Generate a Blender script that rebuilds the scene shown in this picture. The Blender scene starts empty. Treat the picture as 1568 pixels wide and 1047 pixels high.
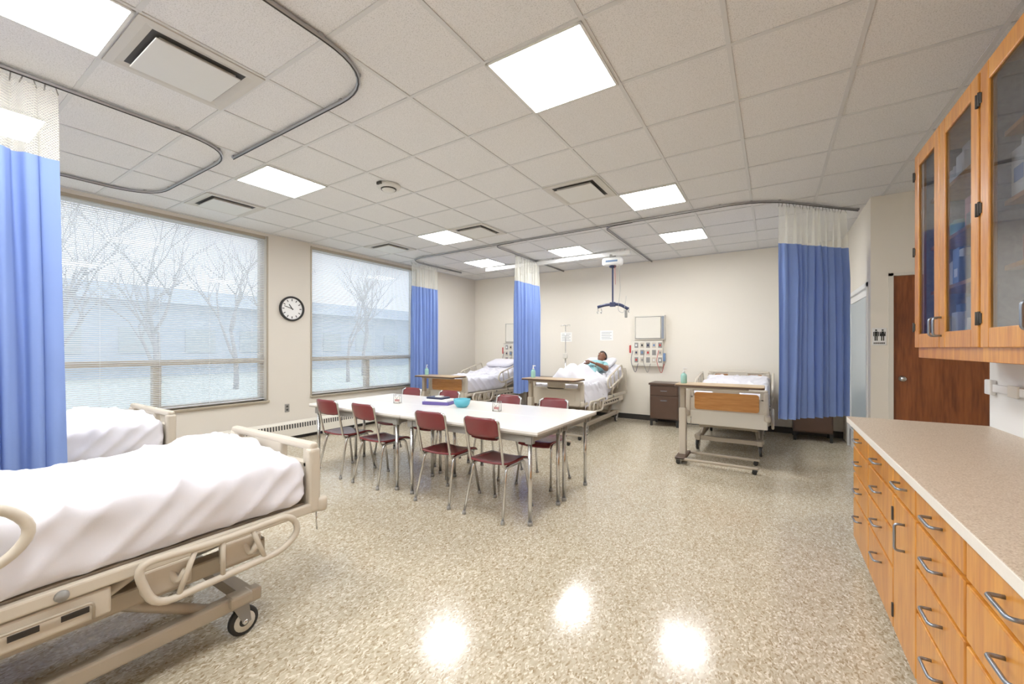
import bpy, bmesh, math, random
from mathutils import Vector, Matrix, noise
random.seed(7)
scene = bpy.context.scene
CEIL = 3.06
pi = math.pi

def C(r, g, b):
    def f(v):
        v /= 255.0
        return v/12.92 if v <= 0.04045 else ((v+0.055)/1.055)**2.4
    return (f(r), f(g), f(b), 1.0)

# ------------------------------------------------------------------ materials
def mat(name, col, rough=0.5, metal=0.0, var=0.05, scale=6.0, bump=0.0, bscale=60.0, coat=0.0, stretch=None, spec=None):
    m = bpy.data.materials.new(name); m.use_nodes = True
    nt = m.node_tree; N = nt.nodes; L = nt.links
    p = N['Principled BSDF']
    tc = N.new('ShaderNodeTexCoord'); mp = N.new('ShaderNodeMapping')
    L.new(tc.outputs['Object'], mp.inputs['Vector'])
    if stretch: mp.inputs['Scale'].default_value = stretch
    nz = N.new('ShaderNodeTexNoise'); nz.inputs['Scale'].default_value = scale; nz.inputs['Detail'].default_value = 4
    L.new(mp.outputs[0], nz.inputs['Vector'])
    mx = N.new('ShaderNodeMix'); mx.data_type = 'RGBA'
    mx.inputs[6].default_value = tuple(max(0, c*(1-var)) for c in col[:3])+(1,)
    mx.inputs[7].default_value = tuple(min(1, c*(1+var)) for c in col[:3])+(1,)
    L.new(nz.outputs['Fac'], mx.inputs[0]); L.new(mx.outputs[2], p.inputs['Base Color'])
    p.inputs['Roughness'].default_value = rough; p.inputs['Metallic'].default_value = metal
    if coat: p.inputs['Coat Weight'].default_value = coat; p.inputs['Coat Roughness'].default_value = 0.12
    if spec is not None: p.inputs['Specular IOR Level'].default_value = spec
    if bump:
        n2 = N.new('ShaderNodeTexNoise'); n2.inputs['Scale'].default_value = bscale; L.new(mp.outputs[0], n2.inputs['Vector'])
        b = N.new('ShaderNodeBump'); b.inputs['Strength'].default_value = bump; b.inputs['Distance'].default_value = 0.01
        L.new(n2.outputs['Fac'], b.inputs['Height']); L.new(b.outputs[0], p.inputs['Normal'])
    return m

def wood(name, c1, c2, rough=0.35, axis='Z', scale=1.0, coat=0.2):
    m = bpy.data.materials.new(name); m.use_nodes = True
    nt = m.node_tree; N = nt.nodes; L = nt.links; p = N['Principled BSDF']
    tc = N.new('ShaderNodeTexCoord'); mp = N.new('ShaderNodeMapping'); L.new(tc.outputs['Object'], mp.inputs['Vector'])
    s = [9*scale, 9*scale, 9*scale]; s['XYZ'.index(axis)] = 0.9*scale
    mp.inputs['Scale'].default_value = s
    n1 = N.new('ShaderNodeTexNoise'); n1.inputs['Scale'].default_value = 1.6; n1.inputs['Detail'].default_value = 3; n1.inputs['Distortion'].default_value = 1.2
    L.new(mp.outputs[0], n1.inputs['Vector'])
    n2 = N.new('ShaderNodeTexNoise'); n2.inputs['Scale'].default_value = 9; n2.inputs['Detail'].default_value = 5
    L.new(mp.outputs[0], n2.inputs['Vector'])
    ad = N.new('ShaderNodeMath'); ad.operation = 'MULTIPLY_ADD'; ad.inputs[1].default_value = 0.45
    L.new(n2.outputs['Fac'], ad.inputs[0])
    m2 = N.new('ShaderNodeMath'); m2.operation = 'MULTIPLY'; m2.inputs[1].default_value = 0.6; L.new(n1.outputs['Fac'], m2.inputs[0])
    L.new(m2.outputs[0], ad.inputs[2])
    cr = N.new('ShaderNodeValToRGB'); cr.color_ramp.elements[0].position = 0.38; cr.color_ramp.elements[1].position = 0.66
    cr.color_ramp.elements[0].color = c2; cr.color_ramp.elements[1].color = c1
    L.new(ad.outputs[0], cr.inputs[0]); L.new(cr.outputs[0], p.inputs['Base Color'])
    p.inputs['Roughness'].default_value = rough; p.inputs['Coat Weight'].default_value = coat; p.inputs['Coat Roughness'].default_value = 0.15
    return m

def emis(name, col, strength):
    m = bpy.data.materials.new(name); m.use_nodes = True
    nt = m.node_tree; N = nt.nodes; p = N['Principled BSDF']
    p.inputs['Base Color'].default_value = col
    p.inputs['Emission Color'].default_value = col; p.inputs['Emission Strength'].default_value = strength
    return m

def glassy(name, tint, fac, rough=0.03):
    m = bpy.data.materials.new(name); m.use_nodes = True
    nt = m.node_tree; N = nt.nodes; L = nt.links; N.remove(N['Principled BSDF'])
    t = N.new('ShaderNodeBsdfTransparent'); t.inputs[0].default_value = tint
    g = N.new('ShaderNodeBsdfGlossy'); g.inputs['Roughness'].default_value = rough
    mx = N.new('ShaderNodeMixShader'); mx.inputs[0].default_value = fac
    L.new(t.outputs[0], mx.inputs[1]); L.new(g.outputs[0], mx.inputs[2]); L.new(mx.outputs[0], N['Material Output'].inputs[0])
    return m

def fabric(name, col, trans=0.3, net=False):
    m = bpy.data.materials.new(name); m.use_nodes = True
    nt = m.node_tree; N = nt.nodes; L = nt.links; N.remove(N['Principled BSDF'])
    tc = N.new('ShaderNodeTexCoord')
    nz = N.new('ShaderNodeTexNoise'); nz.inputs['Scale'].default_value = 3.0; L.new(tc.outputs['Object'], nz.inputs[0])
    mc = N.new('ShaderNodeMix'); mc.data_type = 'RGBA'; L.new(nz.outputs['Fac'], mc.inputs[0])
    mc.inputs[6].default_value = tuple(c*0.94 for c in col[:3])+(1,); mc.inputs[7].default_value = tuple(min(1, c*1.06) for c in col[:3])+(1,)
    d = N.new('ShaderNodeBsdfDiffuse'); t = N.new('ShaderNodeBsdfTranslucent')
    L.new(mc.outputs[2], d.inputs[0]); L.new(mc.outputs[2], t.inputs[0])
    mx = N.new('ShaderNodeMixShader'); mx.inputs[0].default_value = trans
    L.new(d.outputs[0], mx.inputs[1]); L.new(t.outputs[0], mx.inputs[2])
    out = mx
    if net:
        sp = N.new('ShaderNodeSeparateXYZ'); L.new(tc.outputs['Object'], sp.inputs[0])
        def M(op, a, b):
            n = N.new('ShaderNodeMath'); n.operation = op
            for i, v in enumerate((a, b)):
                if v is None: continue
                if isinstance(v, (int, float)): n.inputs[i].default_value = v
                else: L.new(v, n.inputs[i])
            return n.outputs[0]
        xy = M('ADD', sp.outputs[0], sp.outputs[1])
        a = M('ABSOLUTE', M('SINE', M('MULTIPLY', M('ADD', xy, sp.outputs[2]), 190), None), None)
        b = M('ABSOLUTE', M('SINE', M('MULTIPLY', M('SUBTRACT', xy, sp.outputs[2]), 190), None), None)
        g = M('GREATER_THAN', M('MAXIMUM', a, b), 0.93)
        al = M('ADD', M('MULTIPLY', g, 0.5), 0.24)
        tr = N.new('ShaderNodeBsdfTransparent')
        m2 = N.new('ShaderNodeMixShader'); L.new(al, m2.inputs[0]); L.new(tr.outputs[0], m2.inputs[1]); L.new(mx.outputs[0], m2.inputs[2])
        out = m2
    L.new(out.outputs[0], N['Material Output'].inputs[0])
    return m

def floor_mat():
    m = bpy.data.materials.new('speckled_vinyl_floor'); m.use_nodes = True
    nt = m.node_tree; N = nt.nodes; L = nt.links; p = N['Principled BSDF']
    tc = N.new('ShaderNodeTexCoord')
    nz = N.new('ShaderNodeTexNoise'); nz.inputs['Scale'].default_value = 30; L.new(tc.outputs['Object'], nz.inputs[0])
    vm = N.new('ShaderNodeVectorMath'); vm.operation = 'MULTIPLY_ADD'; vm.inputs[1].default_value = (0.03, 0.03, 0.0)
    L.new(nz.outputs['Color'], vm.inputs[0]); L.new(tc.outputs['Object'], vm.inputs[2])
    mp = N.new('ShaderNodeMapping'); mp.inputs['Scale'].default_value = (1.0, 0.5, 1.0); mp.inputs['Rotation'].default_value = (0, 0, 0.6)
    L.new(vm.outputs[0], mp.inputs['Vector'])
    v = N.new('ShaderNodeTexVoronoi'); v.inputs['Scale'].default_value = 150; L.new(mp.outputs[0], v.inputs['Vector'])
    sp = N.new('ShaderNodeSeparateColor'); L.new(v.outputs['Color'], sp.inputs[0])
    cr = N.new('ShaderNodeValToRGB'); e = cr.color_ramp.elements
    e[0].position = 0.0; e[0].color = C(148, 130, 102)
    e[1].position = 1.0; e[1].color = C(222, 215, 198)
    for pos, col in ((0.12, C(160, 144, 117)), (0.25, C(180, 167, 143)), (0.7, C(188, 176, 153)), (0.85, C(206, 196, 175))):
        x = e.new(pos); x.color = col
    L.new(sp.outputs[0], cr.inputs[0])
    br = N.new('ShaderNodeTexBrick'); br.offset = 0; br.inputs['Scale'].default_value = 1.0
    br.inputs['Color1'].default_value = (1, 1, 1, 1); br.inputs['Color2'].default_value = (0.97, 0.97, 0.97, 1); br.inputs['Mortar'].default_value = (0.88, 0.88, 0.87, 1)
    br.inputs['Mortar Size'].default_value = 0.0012; br.inputs['Brick Width'].default_value = 0.305; br.inputs['Row Height'].default_value = 0.305
    L.new(tc.outputs['Object'], br.inputs['Vector'])
    mu = N.new('ShaderNodeMix'); mu.data_type = 'RGBA'; mu.blend_type = 'MULTIPLY'; mu.inputs[0].default_value = 1
    L.new(cr.outputs[0], mu.inputs[6]); L.new(br.outputs[0], mu.inputs[7]); L.new(mu.outputs[2], p.inputs['Base Color'])
    n3 = N.new('ShaderNodeTexNoise'); n3.inputs['Scale'].default_value = 3; L.new(tc.outputs['Object'], n3.inputs[0])
    mr = N.new('ShaderNodeMapRange'); mr.inputs['To Min'].default_value = 0.11; mr.inputs['To Max'].default_value = 0.18
    L.new(n3.outputs['Fac'], mr.inputs[0]); L.new(mr.outputs[0], p.inputs['Roughness'])
    p.inputs['Specular IOR Level'].default_value = 0.6
    n4 = N.new('ShaderNodeTexNoise'); n4.inputs['Scale'].default_value = 5; L.new(tc.outputs['Object'], n4.inputs[0])
    b = N.new('ShaderNodeBump'); b.inputs['Strength'].default_value = 0.04; b.inputs['Distance'].default_value = 0.01
    L.new(n4.outputs['Fac'], b.inputs['Height']); L.new(b.outputs[0], p.inputs['Normal'])
    return m

def speck_mat(name, base, dark, light, scale=140, rough=0.6, lo=0.36, hi=0.64):
    m = bpy.data.materials.new(name); m.use_nodes = True
    nt = m.node_tree; N = nt.nodes; L = nt.links; p = N['Principled BSDF']
    tc = N.new('ShaderNodeTexCoord'); n = N.new('ShaderNodeTexNoise'); n.inputs['Scale'].default_value = scale; n.inputs['Detail'].default_value = 3
    L.new(tc.outputs['Object'], n.inputs[0])
    cr = N.new('ShaderNodeValToRGB'); e = cr.color_ramp.elements
    e[0].position = lo; e[0].color = dark; e[1].position = hi; e[1].color = light
    x = e.new(0.46); x.color = base; x = e.new(0.56); x.color = base
    L.new(n.outputs['Fac'], cr.inputs[0]); L.new(cr.outputs[0], p.inputs['Base Color']); p.inputs['Roughness'].default_value = rough
    return m

m_wall_back = mat('cream_wall_paint', C(232, 225, 211), 0.7, var=0.015, scale=2, bump=0.05, bscale=200)
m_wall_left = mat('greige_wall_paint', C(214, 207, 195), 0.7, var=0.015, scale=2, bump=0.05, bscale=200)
m_wall_white = mat('white_wall_paint', C(228, 228, 226), 0.7, var=0.015, scale=2)
m_floor = floor_mat()
m_tile = speck_mat('acoustic_ceiling_tile', C(221, 220, 218), C(196, 195, 192), C(227, 226, 225), 170, 0.9)
m_tbar = mat('ceiling_tbar_paint', C(204, 204, 202), 0.5, var=0.02)
m_black = mat('black_rubber', C(30, 29, 28), 0.6)
m_base = mat('black_vinyl_base', C(38, 36, 34), 0.45)
m_lens = emis('light_lens', (0.995, 0.995, 0.99, 1), 31)
m_vent = mat('vent_white_metal', C(212, 211, 205), 0.45, var=0.02)
m_ventf = mat('vent_frame_metal', C(196, 192, 183), 0.45, var=0.02)
m_dark = mat('dark_gap_shade_and_parts', C(52, 50, 48), 0.7)  # painted shade for gaps and slots; also used for dark hardware
m_track = mat('track_aluminium', C(168, 168, 170), 0.35, 0.7)
m_blue = fabric('curtain_blue_fabric', C(130, 155, 214), 0.22)
m_net = fabric('curtain_netting', C(240, 239, 228), 0.4, net=True)
m_oak = wood('honey_oak', C(212, 144, 56), C(176, 104, 30), 0.33, 'Z')
m_oakh = wood('honey_oak_drawer', C(212, 144, 54), C(178, 106, 32), 0.33, 'Z', 0.8)
m_oak_greyed = wood('oak_interior_greyed', C(170, 168, 170), C(142, 140, 146), 0.5, 'Y')  # bluish glass reflection and interior dimness painted into the wood colour
m_door = wood('walnut_door_veneer', C(156, 88, 46), C(108, 54, 26), 0.3, 'Z', 0.6)
m_lam = speck_mat('counter_laminate', C(198, 180, 158), C(170, 150, 126), C(214, 202, 184), 220, 0.4)
m_lamedge = mat('counter_edge_laminate', C(226, 220, 210), 0.4, var=0.04, scale=80)
m_chrome = mat('brushed_chrome', C(205, 205, 205), 0.2, 1.0, var=0.02)
m_steel = mat('pull_steel', C(140, 148, 160), 0.3, 0.9, var=0.02)
m_ttop = mat('table_white_laminate', C(230, 227, 222), 0.22, var=0.01)
m_tedge = mat('table_edge_trim', C(156, 150, 140), 0.4)
m_maroon = mat('maroon_plastic', C(116, 44, 48), 0.25, var=0.12, scale=3)
m_sheet = mat('white_bed_sheet', C(226, 225, 233), 0.85, var=0.01, bump=0.04, bscale=300)
m_bedpl = mat('beige_bed_plastic', C(200, 190, 173), 0.4, var=0.02)
m_bedmt = mat('beige_bed_metal', C(172, 160, 142), 0.4, 0.15, var=0.03)
m_bedlt = mat('cream_panel', C(222, 217, 204), 0.4, var=0.02)
m_grey = mat('grey_plastic', C(140, 138, 134), 0.5)
m_owood = wood('orange_wood_panel', C(206, 142, 70), C(178, 110, 46), 0.35, 'X')
m_otop = wood('overbed_top_laminate', C(194, 166, 124), C(172, 140, 98), 0.35, 'X')
m_brown = mat('dark_brown_laminate', C(76, 54, 42), 0.35, var=0.15, scale=5)
m_teal = mat('gown_teal_cotton', C(142, 192, 198), 0.9, var=0.08, scale=14)
m_skin = mat('brown_skin', C(122, 78, 56), 0.5, var=0.05)
m_hair = mat('black_hair', C(26, 20, 18), 0.6, var=0.3, scale=60)
m_white = mat('white_plastic', C(236, 236, 234), 0.4, var=0.01)
m_red = mat('red_plastic', C(190, 50, 48), 0.4)
m_navy = mat('navy_plastic', C(34, 42, 76), 0.4)
m_cyan = mat('cyan_bowl_plastic', C(84, 178, 200), 0.35)
m_purple = mat('purple_print', C(92, 78, 150), 0.5)
m_pink = mat('pink_pack', C(206, 140, 140), 0.5)
m_bluebox = mat('blue_box', C(110, 140, 180), 0.5)
m_green = mat('teal_bottle', C(150, 200, 190), 0.25)
m_glass = glassy('cabinet_glass', (0.82, 0.86, 0.93, 1), 0.22)
m_wglass = glassy('window_glass', (0.96, 0.98, 1, 1), 0.05)
m_frost = mat('frosted_glass', C(172, 184, 190), 0.3, var=0.03, scale=2)
m_wframe = mat('bronze_window_frame', C(168, 157, 138), 0.4, 0.2)
m_slat = fabric('blind_slat', C(240, 240, 240), 0.5)
m_bark_hazed = mat('tree_bark_hazed', C(158, 156, 158), 0.9)  # pale tone paints outdoor haze into the bark
m_ground = mat('winter_lawn', C(200, 205, 198), 0.95, scale=0.3, var=0.1)
m_bldg_hazed = mat('distant_building', C(184, 196, 210), 0.8, scale=0.2, var=0.06)  # paled and bluish, haze put into the wall colour
m_paper = mat('paper_notice', C(244, 243, 238), 0.7, var=0.02)
m_ink = mat('print_grey', C(150, 150, 152), 0.7)

# ------------------------------------------------------------------ mesh builder
class MB:
    def __init__(s, name):
        s.name = name; s.v = []; s.f = []; s.mi = []; s.sm = []; s.mats = []
    def add(s, vs, fs, m, smooth=False, M=None):
        if m not in s.mats: s.mats.append(m)
        k = s.mats.index(m); o = len(s.v)
        for p in vs:
            p = Vector(p)
            if M is not None: p = M @ p
            s.v.append(p)
        for f in fs:
            s.f.append([i+o for i in f]); s.mi.append(k); s.sm.append(smooth)
    def box(s, x0, x1, y0, y1, z0, z1, m, bev=0, seg=2, M=None):
        if x0 > x1: x0, x1 = x1, x0
        if y0 > y1: y0, y1 = y1, y0
        if z0 > z1: z0, z1 = z1, z0
        if bev <= 0:
            vs = [(x, y, z) for x in (x0, x1) for y in (y0, y1) for z in (z0, z1)]
            fs = [(0,1,3,2),(4,6,7,5),(0,4,5,1),(2,3,7,6),(0,2,6,4),(1,5,7,3)]
            s.add(vs, fs, m, False, M); return
        bm = bmesh.new(); bmesh.ops.create_cube(bm, size=1)
        for v in bm.verts:
            v.co = Vector(((x0+x1)/2+v.co.x*(x1-x0), (y0+y1)/2+v.co.y*(y1-y0), (z0+z1)/2+v.co.z*(z1-z0)))
        bev = min(bev, 0.49*min(x1-x0, y1-y0, z1-z0))
        bmesh.ops.bevel(bm, geom=list(bm.edges), offset=bev, segments=seg, affect='EDGES', profile=0.5)
        bm.verts.index_update()
        s.add([v.co.copy() for v in bm.verts], [[v.index for v in f.verts] for f in bm.faces], m, False, M); bm.free()
    def prism(s, pts, ext, m, M=None, smooth=False):
        n = len(pts); e = Vector(ext); vs = [Vector(p) for p in pts]+[Vector(p)+e for p in pts]
        fs = [list(range(n))[::-1], list(range(n, 2*n))]+[(i, (i+1) % n, n+(i+1) % n, n+i) for i in range(n)]
        s.add(vs, fs, m, smooth, M)
    def tube(s, pts, r, m, seg=8, closed=False, M=None, sx=1.0):
        P = [Vector(p) for p in pts]; n = len(P)
        rs = r if isinstance(r, (list, tuple)) else [r]*n
        T = []
        for i in range(n):
            if closed: t = P[(i+1) % n]-P[i-1]
            elif i == 0: t = P[1]-P[0]
            elif i == n-1: t = P[-1]-P[-2]
            else: t = (P[i+1]-P[i]).normalized()+(P[i]-P[i-1]).normalized()
            T.append(t.normalized() if t.length > 1e-9 else Vector((0, 0, 1)))
        a = Vector((0, 0, 1)) if abs(T[0].z) < 0.9 else Vector((1, 0, 0))
        nrm = (a-T[0]*a.dot(T[0])).normalized()
        vs = []
        for i in range(n):
            nrm = nrm-T[i]*nrm.dot(T[i])
            nrm = nrm.normalized() if nrm.length > 1e-6 else T[i].orthogonal().normalized()
            bn = T[i].cross(nrm)
            for j in range(seg):
                an = 2*pi*j/seg
                vs.append(P[i]+nrm*math.cos(an)*rs[i]+bn*math.sin(an)*rs[i]*sx)
        fs = []
        for i in range(n if closed else n-1):
            i2 = (i+1) % n
            for j in range(seg):
                j2 = (j+1) % seg
                fs.append((i*seg+j, i*seg+j2, i2*seg+j2, i2*seg+j))
        if not closed:
            fs.append(list(range(seg))[::-1]); fs.append([(n-1)*seg+j for j in range(seg)])
        s.add(vs, fs, m, True, M)
    def cyl(s, p0, p1, r, m, seg=14, r2=None, M=None):
        s.tube([p0, p1], [r, r if r2 is None else r2], m, seg, M=M)
    def lathe(s, prof, c, m, seg=18, M=None, smooth=True):
        c = Vector(c); vs = []; n = len(prof)
        for (r, z) in prof:
            for j in range(seg):
                a = 2*pi*j/seg; vs.append(c+Vector((r*math.cos(a), r*math.sin(a), z)))
        fs = [(i*seg+j, i*seg+(j+1) % seg, (i+1)*seg+(j+1) % seg, (i+1)*seg+j) for i in range(n-1) for j in range(seg)]
        if prof[0][0] > 1e-5: fs.append(list(range(seg))[::-1])
        if prof[-1][0] > 1e-5: fs.append([(n-1)*seg+j for j in range(seg)])
        s.add(vs, fs, m, smooth, M)
    def rbox(s, c, h, r, n, m, fn=None, M=None):
        nx, ny, nz = n; idx = {}; vs = []; fs = []
        c = Vector(c)
        def V(i, j, k):
            key = (i, j, k)
            if key in idx: return idx[key]
            p = Vector(((2*i/nx-1)*h[0], (2*j/ny-1)*h[1], (2*k/nz-1)*h[2]))
            q = Vector([max(-(h[a]-r), min(h[a]-r, p[a])) for a in range(3)])
            d = p-q
            if d.length > 1e-9: p = q+d.normalized()*r
            if fn: p = fn(p)
            idx[key] = len(vs); vs.append(c+p); return idx[key]
        for i in range(nx):
            for j in range(ny):
                fs.append((V(i,j,nz), V(i+1,j,nz), V(i+1,j+1,nz), V(i,j+1,nz)))
                fs.append((V(i,j,0), V(i,j+1,0), V(i+1,j+1,0), V(i+1,j,0)))
        for i in range(nx):
            for k in range(nz):
                fs.append((V(i,0,k), V(i+1,0,k), V(i+1,0,k+1), V(i,0,k+1)))
                fs.append((V(i,ny,k), V(i,ny,k+1), V(i+1,ny,k+1), V(i+1,ny,k)))
        for j in range(ny):
            for k in range(nz):
                fs.append((V(0,j,k), V(0,j,k+1), V(0,j+1,k+1), V(0,j+1,k)))
                fs.append((V(nx,j,k), V(nx,j+1,k), V(nx,j+1,k+1), V(nx,j,k+1)))
        s.add(vs, fs, m, True, M)
    def grid(s, f, nu, nv, m, M=None, smooth=True):
        vs = [f(i/nu, j/nv) for j in range(nv+1) for i in range(nu+1)]
        w = nu+1
        s.add(vs, [(j*w+i, j*w+i+1, (j+1)*w+i+1, (j+1)*w+i) for j in range(nv) for i in range(nu)], m, smooth, M)
    def finish(s, loc=(0, 0, 0), rz=0):
        me = bpy.data.meshes.new(s.name); me.from_pydata([tuple(p) for p in s.v], [], s.f)
        for m in s.mats: me.materials.append(m)
        me.polygons.foreach_set('material_index', s.mi); me.polygons.foreach_set('use_smooth', s.sm); me.update()
        o = bpy.data.objects.new(s.name, me); scene.collection.objects.link(o)
        o.location = loc; o.rotation_euler = (0, 0, rz); return o

def inst(o, loc, rz=0):
    n = bpy.data.objects.new(o.name.split('.')[0], o.data); scene.collection.objects.link(n)
    n.location = loc; n.rotation_euler = (0, 0, rz); return n

def fillet(pts, r, n=6, closed=False):
    P = [Vector(p) for p in pts]; out = []; N = len(P)
    for i in range(N):
        if not closed and i in (0, N-1): out.append(P[i]); continue
        a = P[i-1]-P[i]; b = P[(i+1) % N]-P[i]
        rr = min(r, a.length*0.49, b.length*0.49)
        p0 = P[i]+a.normalized()*rr; p1 = P[i]+b.normalized()*rr
        for k in range(n+1):
            t = k/n; out.append(p0*(1-t)**2+P[i]*2*t*(1-t)+p1*t*t)
    return out

def rrect(x0, x1, z0, z1, r, n=5):
    out = []
    for cx, cz, a0 in ((x1-r, z1-r, 0), (x0+r, z1-r, pi/2), (x0+r, z0+r, pi), (x1-r, z0+r, 1.5*pi)):
        for k in range(n+1):
            a = a0+pi/2*k/n; out.append((cx+r*math.cos(a), cz+r*math.sin(a)))
    return out

# ------------------------------------------------------------------ room shell
XL, YB, XR, YN = -6.2, 8.04, 1.13, -2.8
b = MB('floor'); b.box(-6.4, 2.8, YN-0.2, 8.3, -0.12, 0, m_floor); b.finish()
b = MB('ceiling'); b.box(-6.4, 2.8, YN-0.2, 8.3, CEIL, CEIL+0.12, m_tile); b.finish()
b = MB('ceiling_grid')
gx = -1.12+0.305
x = gx-0.61*8
while x < 2.6:
    b.box(x-0.012, x+0.012, YN, YB if x < 0.91 else 5.96, CEIL-0.006, CEIL+0.002, m_tbar); x += 0.61
y = 2.237+0.305-0.61*8
while y < YB:
    xe = 0.913 if y > 5.96 else (2.6 if y > 3.72 else 1.13)
    b.box(-6.2, xe, y-0.012, y+0.012, CEIL-0.0055, CEIL+0.002, m_tbar); y += 0.61
b.box(-6.2, -6.175, YN, YB, CEIL-0.01, CEIL, m_tbar); b.box(-6.2, 0.9, YB-0.025, YB, CEIL-0.01, CEIL, m_tbar)
b.finish()

W = [(0.64, 3.10), (3.79, 6.05)]; WZ0, WZ1 = 0.63, 3.01
b = MB('wall_left')
b.box(-6.4, XL, YN-0.2, YB+0.2, 0, WZ0, m_wall_left)
b.box(-6.4, XL, YN-0.2, YB+0.2, WZ1, CEIL, m_wall_left)
for a, c in ((YN-0.2, 0.64), (3.10, 3.79), (6.05, YB+0.2)): b.box(-6.4, XL, a, c, WZ0, WZ1, m_wall_left)
b.finish()
b = MB('wall_back'); b.box(-6.4, 1.05, YB, YB+0.2, 0, CEIL, m_wall_back); b.finish()
b = MB('wall_near'); b.box(-6.4, 1.3, YN-0.2, YN, 0, CEIL, m_wall_back); b.finish()
b = MB('wall_right'); b.box(XR, XR+0.15, YN-0.2, 3.72, 0, CEIL, m_wall_white); b.finish()
b = MB('wall_alcove'); b.box(XR+0.15, 2.6, 3.57, 3.72, 0, CEIL, m_wall_white); b.box(2.6, 2.75, 3.57, 6.1, 0, CEIL, m_wall_back); b.finish()
b = MB('wall_restroom_side')
b.box(0.913, 1.05, 7.56, YB, 0, CEIL, m_wall_back); b.box(0.913, 1.05, 5.96, 6.10, 0, CEIL, m_wall_back); b.box(0.913, 1.05, 6.10, 7.56, 2.14, CEIL, m_wall_back); b.finish()
DX0, DX1 = 1.10, 2.0
b = MB('wall_restroom_front')
b.box(1.05, DX0-0.04, 5.96, 6.1, 0, CEIL, m_wall_back); b.box(DX1+0.04, 2.6, 5.96, 6.1, 0, CEIL, m_wall_back); b.box(DX0-0.04, DX1+0.04, 5.96, 6.1, 2.2, CEIL, m_wall_back); b.finish()
for nm, bx in (('baseboard_back', (-6.2, 0.913, YB-0.012, YB, 0, 0.1)), ('baseboard_left', (XL, XL+0.012, YN, YB, 0, 0.1)),
               ('baseboard_restroom', (0.901, 0.913, 5.95, 6.05, 0, 0.1)), ('baseboard_near', (-6.2, 1.13, YN, YN+0.012, 0, 0.1))):
    b = MB(nm); b.box(*bx, m_base); b.finish()

# wood restroom door
b = MB('door_1')
b.box(DX0, DX1, 5.985, 6.03, 0.01, 2.17, m_door, 0.003)
for a, c in ((DX0-0.04, DX0), (DX1, DX1+0.04)): b.box(a, c, 5.945, 6.06, 0, 2.2, m_bedlt)
b.box(DX0-0.04, DX1+0.04, 5.945, 6.06, 2.17, 2.2, m_bedlt)
Mk = Matrix.Translation((DX0+0.075, 5.985, 1.06)) @ Matrix.Rotation(pi/2, 4, 'X')
b.lathe([(0.032, 0), (0.032, 0.008), (0.012, 0.012), (0.012, 0.035), (0.027, 0.045), (0.03, 0.06), (0.02, 0.072), (0.0, 0.075)], (0, 0, 0), m_chrome, M=Mk)
b.finish()
# glazed door on side wall
b = MB('door_2')
for a, c in ((6.10, 6.15), (7.51, 7.56)): b.box(0.90, 1.0, a, c, 0, 2.14, m_white)
b.box(0.90, 1.0, 6.10, 7.56, 2.09, 2.14, m_white)
b.box(0.935, 0.97, 6.15, 7.51, 0.0, 2.09, m_frost)
for z0, z1 in ((0.0, 0.25), (2.0, 2.09)): b.box(0.925, 0.98, 6.15, 7.51, z0, z1, m_white)
for a, c in ((6.15, 6.21), (7.45, 7.51)): b.box(0.925, 0.98, a, c, 0, 2.09, m_white)
b.finish()
# restroom sign
b = MB('restroom_sign')
b.box(0.925, 1.045, 5.953, 5.959, 1.42, 1.61, m_white, 0.002)
for cx in (0.958, 1.012):
    Md = Matrix.Translation((cx, 5.953, 1.585)) @ Matrix.Rotation(pi/2, 4, 'X')
    b.lathe([(0.009, 0), (0.009, 0.002)], (0, 0, 0), m_black, 12, M=Md)
    if cx > 1: b.prism([(cx-0.01, 5.951, 1.572), (cx+0.01, 5.951, 1.572), (cx+0.02, 5.951, 1.52), (cx-0.02, 5.951, 1.52)], (0, 0.002, 0), m_black)
    else: b.box(cx-0.013, cx+0.013, 5.951, 5.953, 1.52, 1.572, m_black)
    for sx in (-0.008, 0.008): b.box(cx+sx-0.005, cx+sx+0.005, 5.951, 5.953, 1.47, 1.52, m_black)
    for sx in (-0.02, 0.02): b.box(cx+sx-0.004, cx+sx+0.004, 5.951, 5.953, 1.52, 1.568, m_black)
for i in range(8): b.box(0.938+i*0.012, 0.946+i*0.012, 5.951, 5.953, 1.435, 1.452, m_black)
b.finish()

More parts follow.
